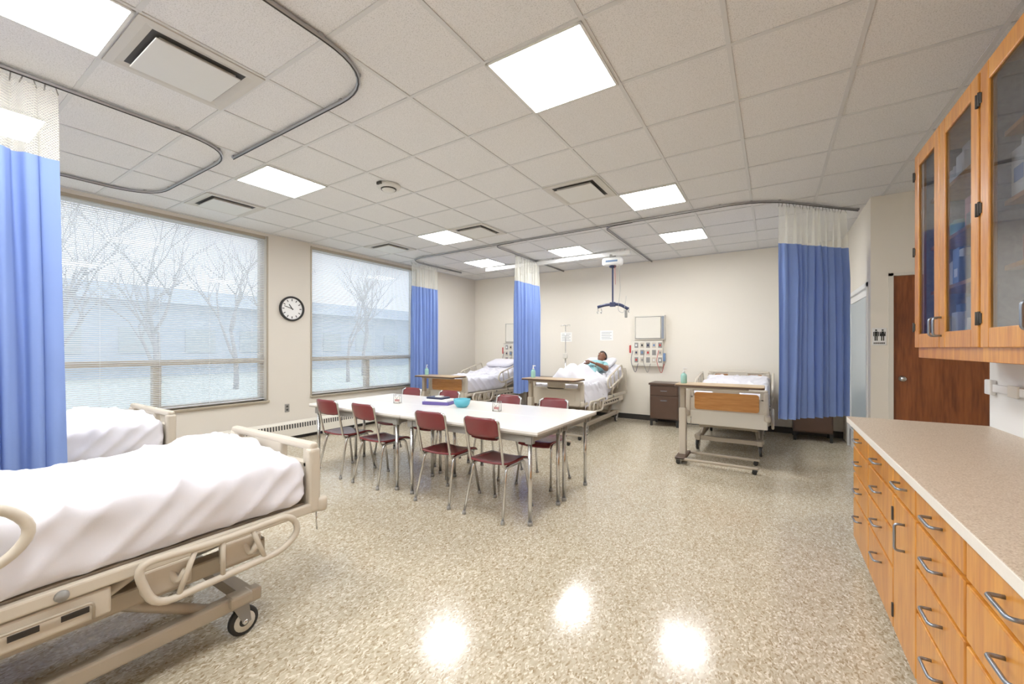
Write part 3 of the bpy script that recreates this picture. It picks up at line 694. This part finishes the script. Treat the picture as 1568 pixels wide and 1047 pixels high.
# ------------------------------------------------------------------ patient
def make_patient():
    root = bpy.data.objects.new('patient', None); scene.collection.objects.link(root)
    root.location = (B3[0], B3[1], 0); root.rotation_euler = (0, 0, pi)
    P = lambda x, d, h: incl(px+x, d, h, A3, 0.82)
    V = [ (P(0, 0.04, 0.12), .125), (P(0, 0.22, 0.125), .115), (P(0, 0.38, 0.13), .13), (P(0, 0.50, 0.13), .09), (P(0, 0.57, 0.14), .052), (P(0, 0.63, 0.16), .05),
          (P(-.15, 0.48, 0.12), .062), (P(-.25, 0.24, 0.12), .046), (P(-.21, 0.18, 0.20), .04), (P(-.10, 0.10, 0.28), .027),
          (P(.15, 0.48, 0.12), .062), (P(.25, 0.25, 0.10), .046), (P(.22, 0.17, 0.16), .04), (P(.09, 0.06, 0.26), .027),
          (Vector((px-.09, .06, .92)), .10), (Vector((px-.10, .46, .99)), .065), (Vector((px-.10, .83, .875)), .038),
          (Vector((px+.09, .06, .92)), .10), (Vector((px+.10, .46, .99)), .065), (Vector((px+.10, .83, .875)), .038) ]
    E = [(0,1),(1,2),(2,3),(3,4),(4,5),(3,6),(6,7),(7,8),(8,9),(3,10),(10,11),(11,12),(12,13),(0,14),(14,15),(15,16),(0,17),(17,18),(18,19)]
    me = bpy.data.meshes.new('skel'); me.from_pydata([tuple(v[0]) for v in V], E, []); ob = bpy.data.objects.new('skel', me); scene.collection.objects.link(ob)
    ob.modifiers.new('s', 'SKIN'); sb = ob.modifiers.new('ss', 'SUBSURF'); sb.levels = 2; sb.render_levels = 2
    for i, (p, r) in enumerate(V):
        me.skin_vertices[0].data[i].radius = (r, r); me.skin_vertices[0].data[i].use_root = (i == 0)
    bpy.context.view_layer.update()
    ev = ob.evaluated_get(bpy.context.evaluated_depsgraph_get()); bm2 = bpy.data.meshes.new_from_object(ev)
    bpy.data.objects.remove(ob)
    bm2.materials.clear(); bm2.materials.append(m_teal); bm2.materials.append(m_skin)
    def segd(p, a, b_):
        t = max(0, min(1, (p-a).dot(b_-a)/(b_-a).length_squared)); return (p-a-(b_-a)*t).length
    for poly in bm2.polygons:
        c = poly.center; sk = False
        for (a, k) in ((7, 8), (8, 9), (11, 12), (12, 13)):
            if segd(c, V[a][0], V[k][0]) < 0.06 and (c-V[8 if a < 10 else 12][0]).length < 0.24: sk = True
        for (u, w) in ((6, 7), (10, 11)):
            t = (c-V[u][0]).dot((V[w][0]-V[u][0]))/(V[w][0]-V[u][0]).length_squared
            if t > 0.55 and segd(c, V[u][0], V[w][0]) < 0.065: sk = True
        if segd(c, V[4][0], V[5][0]) < 0.075 and (c-V[5][0]).length < 0.09: sk = True
        if segd(c, V[15][0], V[16][0]) < 0.08 or segd(c, V[18][0], V[19][0]) < 0.08: sk = True
        poly.material_index = 1 if sk else 0; poly.use_smooth = True
    body = bpy.data.objects.new('body', bm2); scene.collection.objects.link(body); body.parent = root
    hb = MB('head'); A = math.radians(34)
    up = Vector((0, -math.cos(A), math.sin(A))); fw = Vector((0.25, math.sin(A), math.cos(A))).normalized(); up = (up-fw*up.dot(fw)).normalized(); rt = fw.cross(up)
    hc = P(0, 0.735, 0.195)
    Mh = Matrix.Translation(hc) @ Matrix((( rt.x, fw.x, up.x, 0), (rt.y, fw.y, up.y, 0), (rt.z, fw.z, up.z, 0), (0, 0, 0, 1)))
    nu, nv = 32, 24
    def hp(u, v, grow=0.0):
        th = 2*pi*u; ph = pi*v
        x = math.sin(ph)*math.sin(th); y = math.sin(ph)*math.cos(th); z = -math.cos(ph)
        w = 0.074; d = 0.092; h = 0.115
        if z < 0: w *= 1-0.32*z*z; d *= 1-0.18*z*z
        X, Y, Z = x*w, y*d, z*h
        if y > 0.3:
            Y += 0.020*math.exp(-((X/0.012)**2+((Z+0.018)/0.022)**2))
            Y -= 0.010*(math.exp(-(((abs(X)-0.03)/0.016)**2+((Z-0.008)/0.012)**2)))
            Y += 0.006*math.exp(-((X/0.025)**2+((Z+0.058)/0.010)**2))
            Y += 0.006*math.exp(-((X/0.02)**2+((Z+0.098)/0.015)**2))
        q = Vector((X, Y, Z)); return q*(1+grow)
    hb.grid(lambda u, v: hp(u, v), nu, nv, m_skin, M=Mh)
    def hair(u, v):
        th = 2*pi*u; fwd = math.cos(th)
        low = 0.50 if fwd < 0.15 else 0.66
        if -0.2 < fwd < 0.6: low = 0.47+(fwd+0.2)/0.8*0.19
        if fwd < -0.2: low = 0.34
        vv = low+(1-low)*v
        q = hp(u, vv); g = 0.21+0.04*noise.noise(q*60)
        return q*(1+g*min(1, v*5+0.15))
    hb.grid(hair, 40, 16, m_hair, M=Mh)
    for s in (-1, 1):
        hb.rbox((s*0.075, -0.005, -0.01), (0.008, 0.017, 0.03), 0.007, (3, 5, 6), m_skin, M=Mh)
        hb.lathe([(0, -0.006), (0.008, -0.004), (0.010, 0), (0.008, 0.004), (0, 0.006)], (0, 0, 0), m_white, 10, M=Mh @ Matrix.Translation((s*0.03, 0.076, 0.008)) @ Matrix.Rotation(pi/2, 4, 'X'))
        hb.lathe([(0, -0.008), (0.004, -0.006), (0.004, 0.006)], (0, 0, 0), m_black, 8, M=Mh @ Matrix.Translation((s*0.03, 0.077, 0.008)) @ Matrix.Rotation(pi/2, 4, 'X'))
        hb.box(s*0.03-0.014, s*0.03+0.014, 0.078, 0.088, 0.026, 0.030, m_hair, M=Mh)
    hb.box(-0.02, 0.02, 0.078, 0.087, -0.060, -0.056, m_maroon, 0.001, M=Mh)
    h = hb.finish(); h.parent = root
    for nm, wi, ei, s in (('hand_left', 9, 8, 1), ('hand_right', 13, 12, -1)):
        w = V[wi][0]; f = (w-V[ei][0]).normalized(); n = Vector((0, math.sin(A3), math.cos(A3))); n = (n-f*n.dot(f)).normalized(); sd = f.cross(n)
        gb = MB(nm)
        M_ = Matrix.Translation(w) @ Matrix(((sd.x, f.x, n.x, 0), (sd.y, f.y, n.y, 0), (sd.z, f.z, n.z, 0), (0, 0, 0, 1)))
        gb.rbox((0, 0.045, 0), (0.041, 0.055, 0.015), 0.014, (8, 10, 4), m_skin, M=M_)
        for i, (fx, ln) in enumerate(((-0.031, 0.075), (-0.010, 0.085), (0.011, 0.08), (0.031, 0.062))):
            gb.tube([(fx, 0.085, 0), (fx*1.05, 0.10+ln*0.35, 0.003), (fx*1.08, 0.10+ln*0.7, -0.010), (fx*1.08, 0.10+ln*0.92, -0.028)], [0.0098, 0.0092, 0.0082, 0.0065], m_skin, 8, M=M_)
        q = s
        gb.tube([(q*0.03, 0.02, -0.002), (q*0.055, 0.05, -0.008), (q*0.062, 0.078, -0.014), (q*0.058, 0.098, -0.02)], [0.014, 0.0115, 0.010, 0.0075], m_skin, 8, M=M_)
        o = gb.finish(); o.parent = root
    fb = MB('feet')
    for s in (-.10, .10): fb.tube([(px+s, .83, .865), (px+s, .855, .90), (px+s, .87, .945)], [.032, .036, .022], m_skin, 10)
    o = fb.finish(); o.parent = root
make_patient()

# ------------------------------------------------------------------ overbed tables
def overbed(name, loc, w, z, rz=0):
    b = MB(name)
    pts = rrect(0, w, -0.2, 0.2, 0.04)
    b.prism([(p[0], p[1], z-0.022) for p in pts], (0, 0, 0.022), m_otop)
    pts = rrect(-0.006, w+0.006, -0.206, 0.206, 0.045)
    b.prism([(p[0], p[1], z-0.026) for p in pts], (0, 0, 0.019), m_brown)
    b.box(0.03, w-0.15, -0.05, 0.05, z-0.055, z-0.026, m_bedmt, 0.006)
    b.box(0.02, 0.10, -0.045, 0.045, 0.08, z-0.3, m_bedpl, 0.012); b.box(0.03, 0.09, -0.032, 0.032, z-0.32, z-0.03, m_bedmt, 0.008)
    b.box(0.0, 0.12, -0.22, 0.22, 0.05, 0.085, m_brown, 0.01)
    for s in (-1, 1):
        b.box(0.0, w-0.05, s*0.2-0.02, s*0.2+0.02, 0.05, 0.08, m_bedmt, 0.008)
        for x in (0.04, w-0.09):
            Mw = Matrix.Translation((x, s*0.2, 0.025)) @ Matrix.Rotation(pi/2, 4, 'X')
            b.lathe([(0.0, -0.018), (0.022, -0.018), (0.025, -0.01), (0.025, 0.01), (0.022, 0.018), (0, 0.018)], (0, 0, 0), m_black, 14, M=Mw)
            b.box(x-0.022, x+0.03, s*0.2-0.022, s*0.2+0.022, 0.028, 0.062, m_black, 0.01)
    return b.finish(loc, rz)
overbed('overbed_table', (-1.0, 5.42, 0), 0.92, 0.955)
overbed('overbed_table', (-3.24, 5.54, 0), 0.88, 0.93)
overbed('overbed_table', (-5.50, 5.52, 0), 0.90, 0.89)
b = MB('sanitizer_bottle')
b.lathe([(0, 0), (0.034, 0), (0.036, 0.01), (0.036, 0.09), (0.03, 0.11), (0.012, 0.122), (0.012, 0.13)], (0, 0, 0), m_green, 18)
b.lathe([(0.015, 0.128), (0.015, 0.145), (0.006, 0.148), (0.006, 0.175)], (0, 0, 0), m_white, 12); b.box(-0.01, 0.04, -0.009, 0.009, 0.172, 0.186, m_white, 0.004)
s0 = b.finish((-0.93, 5.42, 0.956), 0.5); inst(s0, (-3.15, 5.56, 0.931), 1); inst(s0, (-5.40, 5.54, 0.891), 2)

# nightstands
b = MB('bedside_cabinet')
b.box(-0.26, 0.26, -0.24, 0.24, 0.73, 0.765, m_brown, 0.006); b.box(-0.24, 0.24, -0.21, 0.22, 0.13, 0.73, m_brown)
for z0, z1 in ((0.55, 0.71), (0.15, 0.53)): b.box(-0.225, 0.225, -0.226, -0.21, z0, z1, m_brown, 0.005)
for z in (0.63, 0.46): b.tube(fillet([(-0.05, -0.226, z), (-0.05, -0.25, z), (0.05, -0.25, z), (0.05, -0.226, z)], 0.01, 3), 0.005, m_steel, 6)
for sx in (-0.22, 0.22):
    for sy in (-0.19, 0.2): b.box(sx-0.018, sx+0.018, sy-0.018, sy+0.018, 0, 0.135, m_black)
n0 = b.finish((-1.62, 7.74, 0)); inst(n0, (0.50, 7.74, 0)); inst(n0, (-4.2, 7.76, 0))

# headwall units
b = MB('medical_headwall_panel')
b.box(-0.32, 0.27, -0.10, 0, 0.0, 0.50, m_bedlt, 0.008); b.box(-0.25, 0.31, -0.13, 0, 0.50, 0.96, m_bedlt, 0.008)
b.box(-0.22, 0.24, -0.138, -0.13, 0.53, 0.93, m_bedlt, 0.004); b.box(0.255, 0.30, -0.14, -0.13, 0.52, 0.94, m_steel, 0.004)
b.tube([(-0.225, -0.137, 0.525), (0.245, -0.137, 0.525), (0.245, -0.137, 0.935), (-0.225, -0.137, 0.935)], 0.005, m_grey, 6, True)
b.box(-0.30, 0.25, -0.106, -0.10, 0.03, 0.47, m_bedlt, 0.004)
cols = [m_red, m_white, m_navy, m_grey, m_white, m_bluebox, m_grey, m_dark]
for r_ in range(3):
    for k in range(5):
        x = -0.25+k*0.11; z = 0.07+r_*0.14
        b.box(x, x+0.07, -0.112, -0.106, z, z+0.10, m_bedpl if (k+r_) % 2 else m_grey, 0.002)
        b.box(x+0.02, x+0.05, -0.125, -0.112, z+0.03, z+0.07, cols[(k*3+r_*2) % 8], 0.003)
for x, mm in ((-0.28, m_navy), (0.2, m_red), (-0.05, m_grey)):
    b.tube(fillet([(x, -0.12, 0.3), (x-0.03, -0.17, 0.1), (x+0.06, -0.16, -0.15), (x+0.1, -0.12, 0.05)], 0.08), 0.005, mm, 6)
b.box(-0.36, -0.32, -0.09, -0.03, 0.25, 0.4, m_red, 0.01); b.box(0.27, 0.31, -0.09, -0.03, 0.1, 0.25, m_bluebox, 0.01)
p0 = b.finish((-2.0, YB-0.001, 1.04)); inst(p0, (-4.98, YB-0.001, 1.0))
b = MB('paper_notice')
for (x, z, w, h) in ((-3.87, 1.52, 0.26, 0.2), (-2.98, 1.54, 0.27, 0.2)):
    b.box(x, x+w, YB-0.004, YB, z, z+h, m_paper)
    for k in range(5): b.box(x+0.03, x+w-0.03-0.03*(k % 2), YB-0.005, YB-0.004, z+0.03+k*0.032, z+0.038+k*0.032, m_ink)
b.finish()
b = MB('iv_pole')
b.cyl((0, 0, 0.08), (0, 0, 1.2), 0.014, m_chrome); b.cyl((0, 0, 1.2), (0, 0, 1.86), 0.008, m_chrome)
b.tube(fillet([(-0.1, 0, 1.83), (-0.1, 0, 1.85), (0.1, 0, 1.86), (0.1, 0, 1.83)], 0.01, 3), 0.005, m_chrome, 6); b.tube([(-0.0, -0.1, 1.84), (0, 0, 1.86), (0, 0.1, 1.84)], 0.005, m_chrome, 6)
for k in range(5):
    a = k*2*pi/5; b.tube([(0, 0, 0.09), (0.25*math.cos(a), 0.25*math.sin(a), 0.06)], 0.012, m_chrome, 8)
    b.lathe([(0, 0), (0.02, 0.003), (0.028, 0.025), (0.02, 0.048), (0, 0.05)], (0.25*math.cos(a), 0.25*math.sin(a), 0), m_black, 10)
b.box(-0.05, 0.05, -0.04, 0.02, 1.17, 1.28, m_bedlt, 0.015)
b.finish((-3.60, 7.70, 0))

# patient lift
b = MB('ceiling_lift_rail'); b.box(-5.0, -2.02, 6.83, 6.89, 2.965, 3.03, m_white, 0.006)
for x in (-4.9, -3.5, -2.15): b.box(x-0.04, x+0.04, 6.84, 6.88, 3.03, CEIL, m_white)
b.finish()
b = MB('patient_lift')
b.box(-0.05, 0.05, -0.03, 0.03, 0.87, 0.93, m_grey, 0.01)
b.rbox((0, 0, 0.80), (0.17, 0.09, 0.07), 0.05, (12, 8, 6), m_white); b.box(-0.1, 0.1, -0.096, -0.085, 0.785, 0.815, m_bluebox, 0.004)
b.lathe([(0.05, 0), (0.06, 0.02), (0.06, 0.05)], (0, 0, 0.70), m_navy, 16)
b.box(-0.014, 0.014, -0.002, 0.002, 0.08, 0.72, m_navy)
b.tube(fillet([(-0.26, 0, 0.035), (-0.12, 0, 0.07), (0.12, 0, 0.07), (0.26, 0, -0.02)], 0.08), 0.026, m_navy, 10)
b.box(-0.05, 0.05, -0.03, 0.03, 0.03, 0.11, m_navy, 0.012)
for x in (-0.26, -0.20, 0.22, 0.27):
    b.tube(fillet([(x, 0, 0.03), (x, 0.04, -0.04), (x, 0.0, -0.09), (x, -0.045, -0.05)], 0.03, 4), 0.006, m_chrome, 6)
b.tube(fillet([(0.12, -0.05, 0.76), (0.14, -0.06, 0.3), (0.10, -0.06, -0.05), (0.2, -0.07, -0.1), (0.24, -0.06, 0.2)], 0.08), 0.0035, m_grey, 6)
b.tube([(0.05, -0.06, 0.76), (0.06, -0.06, 0.4)], 0.003, m_red, 6)
b.box(0.215, 0.26, -0.08, -0.05, -0.17, -0.04, m_grey, 0.01)
b.finish((-2.32, 6.86, 2.065), 0.1)

# ------------------------------------------------------------------ right cabinets
b = MB('base_cabinet')
FX = 0.463; YE = 3.62; Y0 = -1.0
b.box(FX+0.02, XR-0.005, Y0, YE, 0.10, 0.87, m_oak); b.box(FX+0.08, XR-0.005, Y0, YE-0.02, 0.0, 0.10, m_base)
colsY = [(3.60, 3.10), (3.085, 2.52), (2.505, 2.17), (2.155, 1.69), (1.675, 1.10), (1.085, 0.55), (0.54, 0.0), (-0.01, -0.6)]
rows = [(0.74, 0.86), (0.565, 0.725), (0.395, 0.55), (0.115, 0.38)]
def pull(y, z, vert=False):
    L_ = 0.055
    if vert: P_ = [(FX, y, z-L_), (FX-0.032, y, z-L_), (FX-0.032, y, z+L_), (FX, y, z+L_)]
    else: P_ = [(FX, y-L_, z), (FX-0.032, y-L_, z), (FX-0.032, y+L_, z), (FX, y+L_, z)]
    b.tube(fillet(P_, 0.014, 4), 0.0055, m_steel, 8)
for ci, (ya, yb) in enumerate(colsY):
    yc = (ya+yb)/2
    if ci == 2:
        b.box(FX, FX+0.02, yb, ya, 0.74, 0.86, m_oakh, 0.004); pull(yc, 0.81)
        b.box(FX, FX+0.02, yb, ya, 0.115, 0.725, m_oak, 0.004); pull(yc-0.02, 0.60, True)
        for z in (0.2, 0.64): b.box(FX-0.006, FX+0.01, ya-0.002, ya+0.012, z-0.03, z+0.03, m_dark)
    else:
        for (z0, z1) in rows:
            b.box(FX, FX+0.02, yb, ya, z0, z1, m_oakh, 0.004); pull(yc, min((z0+z1)/2+0.015, z1-0.055) if z1 > 0.5 else z1-0.07)
b.finish()
b = MB('countertop')
b.box(0.438, XR-0.002, Y0, 3.71, 0.872, 0.909, m_lamedge, 0.003); b.box(0.4395, XR-0.002, Y0, 3.7085, 0.9, 0.911, m_lam, 0.001)
b.finish()
b = MB('wall_raceway'); b.box(XR-0.02, XR-0.001, 1.5, 3.62, 1.13, 1.175, m_white, 0.003); b.box(XR-0.03, XR-0.001, 3.62, 3.70, 1.11, 1.20, m_white, 0.006)
for y in (3.3, 2.6): b.box(XR-0.028, XR-0.018, y, y+0.11, 1.12, 1.185, m_bedlt, 0.002)
b.finish()
b = MB('upper_glass_cabinet')
UX = 0.80; Z0, Z1 = 1.33, 2.66; UY1 = 3.66; UY0 = 0.62
b.box(UX+0.02, XR-0.002, UY0, UY1, Z0+0.02, Z0+0.05, m_oak); b.box(UX+0.02, XR-0.002, UY0, UY1, Z1-0.03, Z1, m_oak)
b.box(XR-0.012, XR-0.002, UY0, UY1, Z0+0.02, Z1, m_oak_greyed)
b.box(UX+0.02, XR-0.002, UY1-0.02, UY1, Z0+0.02, Z1, m_oak); b.box(UX+0.02, XR-0.002, UY0, UY0+0.02, Z0+0.02, Z1, m_oak)
b.box(UX-0.002, UX+0.02, UY0, UY1, Z0, Z0+0.075, m_oak, 0.003); b.box(UX-0.002, UX+0.02, UY0, UY1, Z1-0.05, Z1, m_oak, 0.003)
doors = [(3.655, 3.195, 1), (3.185, 2.68, -1), (2.655, 2.17, 1), (2.16, 1.66, -1), (1.635, 1.15, 1), (1.14, 0.64, -1)]
for s in (2.667, 1.647):
    b.box(UX, XR-0.01, s-0.012, s+0.012, Z0+0.03, Z1-0.03, m_oak)
    for q in (-0.0125, 0.0125): b.box(UX+0.03, XR-0.012, s+q-0.0005, s+q+0.0005, Z0+0.05, Z1-0.03, m_oak_greyed)
b.box(UX+0.03, XR-0.012, UY1-0.021, UY1-0.0195, Z0+0.05, Z1-0.03, m_oak_greyed)
for z in (1.74, 2.02, 2.32): b.box(UX+0.05, XR-0.012, UY0+0.02, UY1-0.02, z-0.01, z+0.01, m_oak)
sw = 0.08; dz0, dz1 = Z0+0.065, Z1-0.03
for (ya, yb, hs) in doors:
    for (a, c) in ((yb, yb+sw), (ya-sw, ya)): b.box(UX-0.022, UX-0.002, a, c, dz0, dz1, m_oak, 0.004)
    b.box(UX-0.0215, UX-0.002, yb+sw, ya-sw, dz0, dz0+0.085, m_oak, 0.004); b.box(UX-0.0215, UX-0.002, yb+sw, ya-sw, dz1-0.085, dz1, m_oak, 0.004)
    b.box(UX-0.014, UX-0.010, yb+sw, ya-sw, dz0+0.085, dz1-0.085, m_glass)
    yh = ya if hs > 0 else yb
    for z in (dz0+0.13, (dz0+dz1)/2, dz1-0.13):
        b.cyl((UX-0.026, yh, z-0.03), (UX-0.026, yh, z+0.03), 0.006, m_dark, 8); b.box(UX-0.026, UX-0.021, yh-0.018, yh+0.018, z-0.022, z+0.022, m_dark)
    yp = yb+0.03 if hs > 0 else ya-0.03
    b.tube(fillet([(UX-0.022, yp, 1.46), (UX-0.055, yp, 1.46), (UX-0.055, yp, 1.56), (UX-0.022, yp, 1.56)], 0.03, 4), 0.006, m_steel, 8)
b.finish()
b = MB('medical_supplies')
rs = random.Random(3); pal = [m_bluebox, m_white, m_pink, m_bedlt, m_bluebox, m_paper, m_white, m_grey, m_green, m_paper]
for zs, hmax in ((Z0+0.051, 0.32), (1.751, 0.25), (2.031, 0.26), (2.331, 0.26)):
    y = 3.61
    while y > 0.75:
        w = rs.uniform(0.07, 0.17); h = rs.uniform(0.12, hmax); dd = rs.uniform(0.12, 0.24)
        if not any(y-w < s+0.02 and y > s-0.02 for s in (2.667, 1.647)):
            mm = rs.choice(pal)
            if rs.random() < 0.25: b.lathe([(0, 0), (w*0.4, 0), (w*0.42, 0.01), (w*0.42, h*0.8), (w*0.2, h*0.9), (w*0.2, h)], (0.95, y-w/2, zs+0.001), mm, 14)
            else:
                b.box(1.10-dd, 1.10, y-w, y, zs+0.001, zs+h, mm, 0.004); b.box(1.10-dd-0.001, 1.10-dd, y-w*0.8, y-w*0.2, zs+h*0.3, zs+h*0.6, rs.choice(pal))
                if rs.random() < 0.5: b.box(1.10-dd*0.9, 1.09, y-w*0.9, y-w*0.1, zs+h, zs+min(h+0.05, hmax), rs.choice(pal), 0.004)
        y -= w+rs.uniform(0.004, 0.02)
b.finish()

# ------------------------------------------------------------------ outdoors
b = MB('ground_outside'); b.box(-90, -6.5, -60, 90, -0.9, -0.7, m_ground); b.finish()
b = MB('distant_building'); b.box(-46, -38, -8, 70, -0.7, 4.6, m_bldg_hazed)
b.prism([(-47, -9, 4.6), (-37, -9, 4.6), (-42, -9, 6.3)], (0, 80, 0), m_bldg_hazed)
for k in range(20): b.box(-37.99, -37.9, -6+k*3.8, -4+k*3.8, 1.0, 2.8, m_frost)
b.finish()
def tree(loc, H, seed):
    rr = random.Random(seed); b = MB('bare_tree')
    def br(p, d, l, r, lev):
        pts = [p]; q = p; dd = d.copy()
        for i in range(4):
            dd = (dd+Vector((rr.uniform(-.14, .14), rr.uniform(-.14, .14), rr.uniform(-.05, .12)))).normalized(); q = q+dd*l/4; pts.append(q)
        b.tube(pts, [r, r*.88, r*.76, r*.64, r*.5], m_bark_hazed, 5)
        if lev >= 5: return
        for k in range(3 if lev < 4 else 2):
            st = pts[rr.choice((2, 3, 4))] if k else pts[4]
            a = rr.uniform(0, 2*pi); sp = rr.uniform(0.35, 0.75)
            nd = (dd+Vector((math.cos(a), math.sin(a), rr.uniform(-.1, .3)))*sp).normalized()
            br(st, nd, l*rr.uniform(0.62, 0.82), r*0.55, lev+1)
    br(Vector((0, 0, 0)), Vector((0, 0, 1)), H*0.3, H*0.014, 0)
    b.finish(loc)
for i, (x, y, H) in enumerate(((-20, 5.9, 9), (-24, 3.8, 10), (-23, 10.0, 10), (-22, 15.8, 9), (-26, 20.0, 11), (-25, 13.2, 9), (-19, 2.2, 8), (-30, 9, 10))):
    tree((x, y, -0.75), H, i+11)

# ------------------------------------------------------------------ world, camera
w = bpy.data.worlds.new('World'); scene.world = w; w.use_nodes = True
nt = w.node_tree; N = nt.nodes; L = nt.links; bg = N['Background']
tc = N.new('ShaderNodeTexCoord'); sp = N.new('ShaderNodeSeparateXYZ'); L.new(tc.outputs['Generated'], sp.inputs[0])
cr = N.new('ShaderNodeValToRGB'); e = cr.color_ramp.elements; e[0].position = 0.0; e[0].color = (0.90, 0.95, 1.0, 1); e[1].position = 0.6; e[1].color = (0.80, 0.90, 1.0, 1)
L.new(sp.outputs[2], cr.inputs[0]); L.new(cr.outputs[0], bg.inputs[0]); bg.inputs[1].default_value = 1.9

cam = bpy.data.cameras.new('camera'); co = bpy.data.objects.new('camera', cam); scene.collection.objects.link(co)
cam.sensor_width = 36; cam.lens = 627/1568*36; cam.shift_y = 8.5/1568; cam.clip_start = 0.02; cam.clip_end = 300
co.location = (0, 0, 1.395); co.rotation_euler = (pi/2, 0, math.radians(32.5))
scene.camera = co
scene.view_settings.view_transform = 'Standard'
scene.view_settings.look = 'None'
scene.view_settings.exposure = 0.0
scene.view_settings.gamma = 1.12
